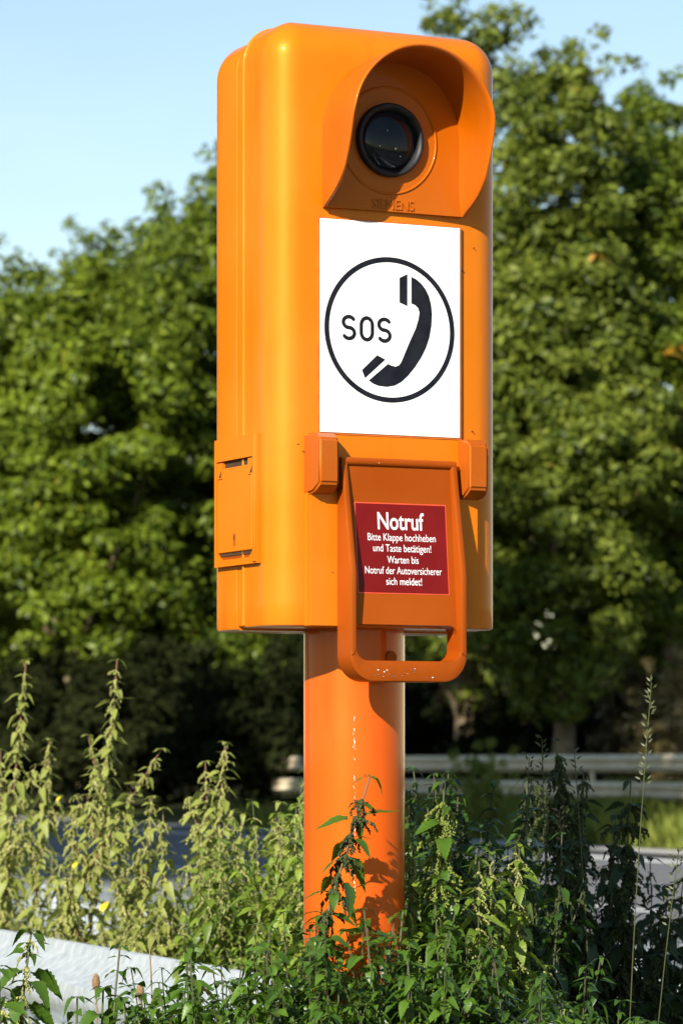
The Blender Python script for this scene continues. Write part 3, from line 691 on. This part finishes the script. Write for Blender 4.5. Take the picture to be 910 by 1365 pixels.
# ================================================================ nettles and weeds
def leaf_template(seed, wide=.26, teeth=9, droop=.35, fold=.22):
    g = random.Random(seed); V = []; F = []
    n = teeth*2
    ts = [i/n for i in range(n+1)]
    def hw_(t): return wide*(math.sin(PI*min(1, t**.62))**.85)*(1-.25*t)
    for i, t in enumerate(ts):
        y = t; z = -droop*t*t+.03*math.sin(6*t+g.random())
        h = hw_(t); tooth = (1.13 if i % 2 else .90); h *= tooth if 0 < i < n else 1
        yo = .0 if i % 2 else .03
        V += [(0, y, z), (-h, y+yo-(.10 if i == 1 else 0), z+fold*h), (h, y+yo-(.10 if i == 1 else 0), z+fold*h)]
    for i in range(n):
        a_, b_ = 3*i, 3*i+3
        F += [(a_, b_, b_+1), (a_, b_+1, a_+1), (a_, a_+2, b_+2), (a_, b_+2, b_)]
    # petiole
    k = len(V); V += [(-.012, -.28, .03), (.012, -.28, .03), (.012, .02, 0), (-.012, .02, 0)]; F += [(k, k+1, k+2), (k, k+2, k+3)]
    return np.array(V), np.array(F)
def catkin_template(seed, n=20, L_=1.0):
    g = random.Random(seed); V = []; F = []
    sx, sy = g.uniform(.2, .5), g.uniform(-.3, .3)
    for i in range(n):
        t = i/n; c = Vector((sx*math.sin(t*2.2)*.9+g.uniform(-.07, .07), sy*t*.3+g.uniform(-.07, .07), -L_*t))
        r = .085*(1-.45*t)*g.uniform(.7, 1.3); k = len(V)
        for d in ((1, 0, 0), (-1, 0, 0), (0, 1, 0), (0, -1, 0), (0, 0, 1.2), (0, 0, -1.2)): V.append(tuple(c+Vector(d)*r))
        for f in ((0, 2, 4), (2, 1, 4), (1, 3, 4), (3, 0, 4), (2, 0, 5), (1, 2, 5), (3, 1, 5), (0, 3, 5)): F.append(tuple(k+j for j in f))
    return np.array(V), np.array(F)
LEAVES = [leaf_template(1), leaf_template(2, .29, 8, .5, .3), leaf_template(3, .27, 10, .2, .15), leaf_template(4, .28, 8, .8, .35)]
CATS = [catkin_template(s) for s in (1, 2, 3)]
SIMPLE = [leaf_template(9, .28, 3, .4, .25), leaf_template(10, .3, 3, .7, .3)]

def nettle_plan(seed, H, z0, lean=(0, 0), leaf=.05, cat=.06, ncat=2, cat_from=.35, node=.045, tipshrink=.40, curve=0, splay=1.0, shoots=0):
    """stem points and the transforms of leaves and seed strings of one nettle, from its foot at the origin"""
    g = random.Random(seed); pts = []; n = 14
    ph = g.uniform(0, 6); stems = []
    for i in range(n+1):
        t = i/n; w1 = .012*math.sin(5*t+ph)
        pts.append(Vector((lean[0]*t**(1.6)+w1, lean[1]*t**(1.6)+.010*math.cos(4*t+ph), H*t)))
    stems.append(pts); lv, ct = [], []
    def shoot(P, za, size, k0, depth):
        n_ = len(P)-1; Ht = 1.0; ln = sum((P[i+1]-P[i]).length for i in range(n_)); rot = g.uniform(0, PI)
        def at(t): s_ = min(.9999, t)*n_; i = int(s_); return P[i].lerp(P[i+1], s_-i)
        t = za; out = []
        while t < .985:
            u = (t-za)/(1-za); p = at(t); sc = leaf*size*(1-tipshrink*u**1.5)*(1 if u < .94 else .6)
            for s in (0, 1):
                az = rot+s*PI+g.uniform(-.4, .4); pitch = g.uniform(-.15, .7)*splay if u < .9 else g.uniform(-.35, .35)
                q = Matrix.Rotation(az, 3, 'Z') @ Matrix.Rotation(-pitch, 3, 'X') @ Matrix.Rotation(g.uniform(-.5, .5), 3, 'Y')
                s1 = sc*g.uniform(.75, 1.2); d = q @ Vector((0, 1, 0)); lv.append((p+d*s1*.28, q, s1, g.randrange(4)))
                if g.random() < .55:                 # small leaves in the axil
                    q = Matrix.Rotation(az+g.uniform(.5, 1.2), 3, 'Z') @ Matrix.Rotation(-g.uniform(-.2, .6), 3, 'X')
                    s1 = sc*g.uniform(.4, .65); d = q @ Vector((0, 1, 0)); lv.append((p+d*s1*.28, q, s1, g.randrange(4)))
                if u > cat_from:
                    for c in range(ncat):
                        q2 = Matrix.Rotation(az+g.uniform(-1.2, 1.2), 3, 'Z') @ Matrix.Rotation(g.uniform(-.7, .2), 3, 'Y')
                        ct.append((p+Vector((0, 0, .003)), q2, cat*g.uniform(.6, 1.15)*(1-.5*u**2), g.randrange(3)))
                if depth == 0: out.append((t, p, az))
            rot += PI/2+g.uniform(-.2, .2); t += node/ln*(1-.42*u)*g.uniform(.8, 1.2)
        for k in range(2):                           # tip
            for s in range(2):
                q = Matrix.Rotation(rot+s*PI+k*PI/2, 3, 'Z') @ Matrix.Rotation(g.uniform(-.1, .5)*(1 if k else -1), 3, 'X')
                s1 = leaf*size*(.42-.12*k); d = q @ Vector((0, 1, 0)); lv.append((P[-1]+d*s1*.2, q, s1, g.randrange(4)))
        return out
    nodes = shoot(pts, z0/H, 1.0, 0, 0)
    cand = [x for x in nodes if z0/H+.15 < x[0] < .86]
    for t, p, az in g.sample(cand, min(shoots, len(cand))):
        L_ = g.uniform(.10, .22)*(1.25-t*.8); d = Vector((math.sin(-az)*.55, math.cos(az)*.55, 1)).normalized()
        P = [p+Vector((d.x*L_*(k/5)**.8, d.y*L_*(k/5)**.8, d.z*L_*(k/5)**1.25)) for k in range(6)]
        stems.append(P); shoot(P, .25, .72, 0, 1)
    return stems, lv, ct
def join(items, temps):
    """one array from many copies of the templates"""
    Vs, Fs, off = [], [], 0
    for p, q, s, i in items:
        tv, tf = temps[i % len(temps)]; V = (tv*s) @ np.array(q).T+np.array(p); Vs.append(V); Fs.append(tf+off); off += len(V)
    return np.concatenate(Vs), np.concatenate(Fs)
LM = {}
def shared(kind, i, m):
    k = (kind, i, m.name)
    if k not in LM:
        V, F = (LEAVES if kind == 'leaf' else CATS)[i]
        o = npmesh(kind, V, F, m); LM[k] = o.data; bpy.data.objects.remove(o)
    return LM[k]
def nettle(label, X, Y, H, seed, ml=M_NET, mc=M_CAT, ms=M_STEM, group='stinging nettles around the call box', name='nettle', cat_name='seed_string', **kw):
    root = empty(name, (X, Y, 0)); tag(root, label, 'nettle', group)
    pts, lv, ct = nettle_plan(seed, H, **kw)
    bm = bmesh.new()
    for j, P in enumerate(pts): n = len(P); tube(bm, P, [(.0032 if j == 0 else .0016)*(1-.6*i/n) for i in range(n)], 6)
    obj('stem', bm, ms, root, 60)
    for kind, items, m in (('leaf', lv, ml), (cat_name, ct, mc)):
        for p, q, s, i in items:
            o = link(kind, shared('leaf' if kind == 'leaf' else 'cat', i % (4 if kind == 'leaf' else 3), m), None, root)
            o.matrix_local = Matrix.Translation(p) @ q.to_4x4() @ Matrix.Scale(s, 4)
    return root
# individually recognisable plants: tip px, tip py, distance, lean, kind, label
def place(px, py, Y, seed, label, kind='sun', lean=0, **kw):
    H = CAMZ-(py-HOR)/FP*Y; X = (px-455)/FP*Y-lean
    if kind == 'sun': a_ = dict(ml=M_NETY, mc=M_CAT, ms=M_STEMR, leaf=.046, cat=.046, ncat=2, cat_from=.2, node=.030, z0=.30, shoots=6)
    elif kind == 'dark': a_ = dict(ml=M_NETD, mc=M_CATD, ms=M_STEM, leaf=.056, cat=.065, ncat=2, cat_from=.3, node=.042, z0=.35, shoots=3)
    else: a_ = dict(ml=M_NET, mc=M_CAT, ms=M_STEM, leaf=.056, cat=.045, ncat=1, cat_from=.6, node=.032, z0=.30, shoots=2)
    a_.update(kw); return nettle(label, X, Y, H, seed, lean=(lean, 0), **a_)
sunny = [
 (148, 880, 7.3, 'tallest sunlit nettle on the left, its reddish stem rising above all its neighbours', .06, .020),
 (28, 880, 7.6, 'tall sunlit nettle at the left edge, nearly as high as the tallest one', .05, .02),
 (62, 985, 7.8, 'sunlit nettle between the left-edge nettle and the tallest one', .08, 0),
 (124, 980, 7.5, 'short side nettle leaning left beside the tallest sunlit nettle', -.2, 0),
 (208, 998, 7.2, 'thin nettle leaning far right with bare red stem, right of the tallest one', .42, 0),
 (200, 1062, 7.1, 'bushy sunlit nettle below the thin leaning one', .03, 0),
 (224, 1078, 6.9, 'nettle hung with long pale seed strings, left of the twin nettles', .02, 0),
 (294, 990, 7.0, 'higher of the twin sunlit nettles midway between left edge and pole', .02, 0),
 (266, 1015, 7.1, 'lower of the twin sunlit nettles midway between left edge and pole', -.02, 0),
 (330, 1085, 6.9, 'small sunlit nettle right of the twin nettles', .05, 0),
 (400, 1026, 6.6, 'sunlit nettle leaning against the left edge of the orange pole', .07, 0),
 (372, 1070, 6.7, 'sunlit nettle just left of the one that touches the pole', -.02, 0),
 (8, 1000, 7.9, 'sunlit nettle cut by the left edge of the picture', 0, 0),
 (92, 1075, 7.6, 'low sunlit nettle under the tallest one, before the far rail end', .02, 0),
]
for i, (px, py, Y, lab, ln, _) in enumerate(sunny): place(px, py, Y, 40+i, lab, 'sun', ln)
# climbing up the front of the pole
place(497, 1036, PD-.16, 77, 'single dark nettle standing before the orange pole and throwing its shadow on it', 'green', .26, mc=M_CATD, ms=M_STEMR, cat=.052, ncat=4, cat_from=.5, node=.042, leaf=.052, ml=M_NET, shoots=1, tipshrink=.25)
place(596, 1042, 4.98, 78, 'nettle heavy with pale green seed strings just right of the pole', 'green', .04, cat=.060, ncat=4, cat_from=.72, leaf=.055, mc=M_CATM)
front = [
 (42, 1243, 5.05, 'sharp green nettle in the lower left corner with large toothed leaves', .03, .075),
 (168, 1262, 5.0, 'slim young nettle with a bare dark stem before the pale guardrail', .03, .045),
 (126, 1318, 4.9, 'small nettle with two spread leaves before the pale guardrail', 0, .055),
 (10, 1290, 4.9, 'low nettle cut by the left edge in the bottom corner', .02, .06),
 (92, 1330, 4.95, 'low nettle right of the corner nettle at the bottom', .02, .06),
 (255, 1270, 4.9, 'fresh green nettle at the bottom, left end of the foreground clump', .02, .056),
 (350, 1240, 4.95, 'fresh green nettle left of the pole foot', .03, .056),
 (428, 1222, 4.78, 'dark green nettle covering the left side of the pole foot', -.02, .056),
 (528, 1216, 4.8, 'small nettle with drooping tip over the right side of the pole', .02, .05),
 (575, 1180, 5.0, 'shaded nettle close to the right of the pole', .02, .055),
 (640, 1130, 5.1, 'leafy shaded nettle right of the seed-laden one', .03, .055),
]
for i, (px, py, Y, lab, ln, lf) in enumerate(front): place(px, py, Y, 90+i, lab, 'green', ln, leaf=lf, ncat=0 if i != 0 else 2)
dark = [
 (742, 985, 6.0, 'tall dark dock stalk with knobbly seed spike, left of the drooping dark nettle', -.03, .03, 4),
 (692, 1040, 6.0, 'dark weed at the left side of the shaded clump on the right', -.05, .045, 2),
 (770, 1030, 6.1, 'slim dark nettle in the middle of the shaded clump on the right', .02, .04, 3),
 (848, 1040, 5.9, 'dark nettle with heavy drooping seed head near the right edge', .06, .06, 6),
 (812, 1085, 6.0, 'bushy dark nettle below the drooping seed head', .02, .06, 3),
 (780, 1120, 5.85, 'broad dark nettle in front of the shaded clump', .01, .06, 3),
 (895, 1180, 5.9, 'dark nettle cut by the right edge of the picture', .02, .06, 3),
 (720, 1130, 6.0, 'leafy dark weed before the grey road, left of the broad one', -.03, .06, 1),
]
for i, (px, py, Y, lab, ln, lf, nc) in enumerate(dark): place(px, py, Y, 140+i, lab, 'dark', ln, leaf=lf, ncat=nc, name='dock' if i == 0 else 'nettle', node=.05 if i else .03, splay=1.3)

# ---- thickets: hundreds of interlaced plants nobody could count
def thicket(name, label, N, sampler, seed, ml, mc, ms, **kw):
    g = random.Random(seed); LV, CT, SV, SF, off = [], [], [], [], 0
    for k in range(N):
        X, Y, H = sampler(g)
        pts, lv, ct = nettle_plan(g.randrange(10**6), H, lean=(g.uniform(-.06, .08), g.uniform(-.05, .05)), **kw)
        o = Vector((X, Y, 0))
        LV += [(p+o, q, s, i) for p, q, s, i in lv]; CT += [(p+o, q, s, i) for p, q, s, i in ct]
        for a_, b_ in [(P[i], P[i+1]) for P in pts for i in range(len(P)-1)]:
            for dx, dy in ((.0009, 0), (0, .0009)):
                SV += [a_+o-Vector((dx, dy, 0)), a_+o+Vector((dx, dy, 0)), b_+o+Vector((dx, dy, 0)), b_+o-Vector((dx, dy, 0))]; SF.append((off, off+1, off+2, off+3)); off += 4
    root = empty(name); root['label'] = label; root['category'] = 'nettles'; root['kind'] = 'stuff'
    V, F = join(LV, LEAVES); tag(npmesh('leaves', V, F, ml, root), kind='stuff')
    if CT: V, F = join(CT, CATS); tag(npmesh('seed_strings', V, F, mc, root), kind='stuff')
    tag(npmesh('stems', np.array([tuple(v) for v in SV]), np.array(SF), ms, root), kind='stuff')
def top(px, table):
    return float(np.interp(px, [t[0] for t in table], [t[1] for t in table]))
def samp(x0, x1, y0, y1, table, jit):
    def f(g):
        px = g.uniform(x0, x1); Y = g.uniform(y0, y1); py = top(px, table)+g.uniform(-jit*.4, jit)
        return (px-455)/FP*Y, Y, max(.35, CAMZ-(py-HOR)/FP*Y)
    return f
def rail_y(px):
    u = (px-455)/FP; t = (u*7.6+.728)/(.3415+.94*u); return 7.6-.94*t
def samp_r(x0, x1, d0, d1, table, jit):            # measured from the foreground guardrail
    def f(g):
        px = g.uniform(x0, x1); Y = rail_y(px)+g.uniform(d0, d1); py = top(px, table)+g.uniform(-jit*.4, jit)
        return (px-455)/FP*Y, Y, max(.35, CAMZ-(py-HOR)/FP*Y)
    return f
tA = [(-60, 1120), (60, 1125), (120, 1150), (240, 1165), (300, 1135), (420, 1110)]
thicket('nettle_thicket', 'sunlit mass of nettles growing between the two guardrails on the left', 48, samp_r(-60, 330, .2, 1.6, tA, 150), 7, M_NETY, M_CAT, M_STEM, z0=.30, leaf=.046, cat=.042, ncat=2, cat_from=.3, node=.030, shoots=5)
tA2 = [(200, 1190), (260, 1170), (330, 1130), (420, 1095), (470, 1100)]
thicket('nettle_thicket', 'green nettles crowding the left side of the pole behind the pale guardrail', 62, samp_r(240, 462, .12, 1.3, tA2, 150), 8, M_NETM, M_CAT, M_STEM, z0=.30, leaf=.046, cat=.035, ncat=1, cat_from=.5, node=.030, shoots=4)
tB = [(190, 1365), (230, 1330), (290, 1305), (350, 1275), (420, 1250), (500, 1262), (560, 1240), (640, 1265), (700, 1330), (800, 1350), (960, 1330)]
thicket('nettle_thicket', 'foreground carpet of fresh nettles along the bottom around the pole foot', 95, samp(210, 590, 4.55, 4.86, tB, 110), 9, M_NET, M_CAT, M_STEM, z0=.45, leaf=.040, cat=.04, ncat=0, node=.023, shoots=4)
thicket('nettle_thicket', 'low nettles in the lower right corner before the shaded clump', 22, samp(690, 960, 4.7, 5.2, tB, 60), 12, M_NET, M_CAT, M_STEM, z0=.40, leaf=.050, cat=.04, ncat=0, node=.034, shoots=2)
tC = [(530, 1120), (600, 1105), (660, 1120), (720, 1170), (800, 1180), (960, 1200)]
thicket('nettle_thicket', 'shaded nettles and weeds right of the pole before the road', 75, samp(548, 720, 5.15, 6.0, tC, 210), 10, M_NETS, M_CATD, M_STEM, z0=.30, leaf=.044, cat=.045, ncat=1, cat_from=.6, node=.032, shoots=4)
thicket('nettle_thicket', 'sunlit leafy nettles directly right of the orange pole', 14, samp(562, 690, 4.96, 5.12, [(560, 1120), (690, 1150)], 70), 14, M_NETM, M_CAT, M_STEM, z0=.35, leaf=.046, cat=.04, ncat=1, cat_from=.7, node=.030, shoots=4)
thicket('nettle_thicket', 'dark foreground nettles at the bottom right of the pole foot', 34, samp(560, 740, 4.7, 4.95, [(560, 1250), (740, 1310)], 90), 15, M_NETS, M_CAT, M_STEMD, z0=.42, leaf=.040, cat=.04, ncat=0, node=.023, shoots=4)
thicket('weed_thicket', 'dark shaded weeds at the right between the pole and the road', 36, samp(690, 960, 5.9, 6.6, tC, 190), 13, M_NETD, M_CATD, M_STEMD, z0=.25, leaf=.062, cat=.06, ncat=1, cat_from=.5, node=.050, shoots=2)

# ---- grass stalks with seed heads, dry stalks, plantain heads, single yellow leaf
def stalk(px0, px1, py1, Y, label, seed, m=M_DRY, head=.10, r=.0011):
    g = random.Random(seed); H = CAMZ-(py1-HOR)/FP*Y; X0 = (px0-455)/FP*Y; dx = (px1-px0)/FP*Y
    root = empty('grass_stalk', (X0, Y, 0)); tag(root, label, 'grass stalk', 'thin grass stalks in the shaded clump')
    bm = bmesh.new(); pts = [Vector((dx*(i/12)**2.2, 0, H*i/12)) for i in range(13)]; tube(bm, pts, [r*(1-.4*i/12) for i in range(13)], 5); obj('stalk', bm, m, root, 60)
    bm = bmesh.new()
    for k in range(int(head*260)):
        t = 1-(k/(head*260))*head/H; s = t*12; i = min(11, int(s)); p = pts[i].lerp(pts[i+1], s-i)
        d = Vector((g.uniform(-1, 1), g.uniform(-.6, .6), g.uniform(.2, 1))).normalized(); u = d.cross(Vector((0, 1, 0))).normalized()*.0016; q = p+d*g.uniform(.004, .012)
        bm.faces.new([bm.verts.new(v) for v in (q-d*.004, q+u, q+d*.006, q-u)])
    obj('seed_head', bm, m, root, 0)
stalk(826, 868, 910, 5.3, 'tallest thin grass stalk near the right edge, arching to the right', 1, M_STEM, .16)
stalk(800, 765, 1000, 5.4, 'thin grass stalk beside the tall arching one', 2, M_STEM, .08)
stalk(690, 705, 1010, 5.3, 'thin dark grass stalk at the left of the shaded clump', 3, M_STEM, .1)
stalk(735, 722, 985, 5.45, 'dark grass stalk left of the dock spike', 4, M_STEM, .12)
stalk(848, 905, 1130, 5.2, 'grass stalk bending out to the right edge', 5, M_STEM, .12)
stalk(770, 745, 1080, 5.9, 'pale leaning grass stalk in the shaded clump', 6, M_DRY, .06, .0008)
ORD = ('first', 'second', 'third', 'fourth', 'fifth', 'sixth', 'seventh', 'eighth', 'last')
for k in range(9):
    g = random.Random(60+k); stalk(690+k*24+g.uniform(-8, 8), 690+k*24+g.uniform(-30, 30), 1170+g.uniform(-60, 60), 5.9+g.uniform(-.1, .4), f'{ORD[k]} from the left of nine straight grass stalks in the dark weeds', 70+k, M_STEMD if k % 3 else M_STEM, .05, .0008)
for px, py, Y, lab in ((128, 1300, 6.0, 'left one of two brown oval seed heads before the pale guardrail'), (187, 1312, 6.0, 'right one of two brown oval seed heads before the pale guardrail')):
    z = CAMZ-(py-HOR)/FP*Y; X = (px-455)/FP*Y; root = empty('plantain', (X, Y, 0)); tag(root, lab, 'seed head', 'brown plantain heads before the guardrail')
    bm = bmesh.new(); tube(bm, [(0, 0, 0), (.01, 0, z*.5), (0, 0, z-.026)], [.0015]*3, 6); obj('stem', bm, M_DRY, root)
    bm = bmesh.new(); tube(bm, [(0, 0, z-.028+.03*i/6) for i in range(7)], [.002, .005, .0065, .007, .0065, .005, .002], 12); obj('head', bm, M_HEAD, root, 60)
# tall bare twig before the rail
root = empty('dry_twig', ((207-455)/FP*5.1, 5.1, 0)); tag(root, 'bare dry twig with a hooked tip standing before the pale guardrail', 'twig')
bm = bmesh.new(); tube(bm, [(0, 0, 0), (.004, 0, .5), (-.006, 0, .80), (-.008, 0, .835), (.000, 0, .852), (.006, 0, .853)], [.0016, .0015, .0012, .001, .0009, .0006], 6); obj('twig_stem', bm, M_DRY, root)
# single yellow leaves
for px, py, Y, s, lab in ((139, 1207, 7.0, .026, 'bright yellow withered leaf among the sunlit nettles on the left'), (78, 1064, 7.2, .012, 'small yellow leaf high in the sunlit nettles'), (100, 1152, 7.0, .015, 'pale yellow leaf on a sunlit nettle above the bright yellow one')):
    V, F = LEAVES[1]; o = npmesh('yellow_leaf', (V+[0, -.5, 0])*s, F, M_YEL); o.location = WP(px, py, Y); o.rotation_euler = (R(70), R(20), R(-20)); tag(o, lab, 'leaf', 'yellow withered leaves')
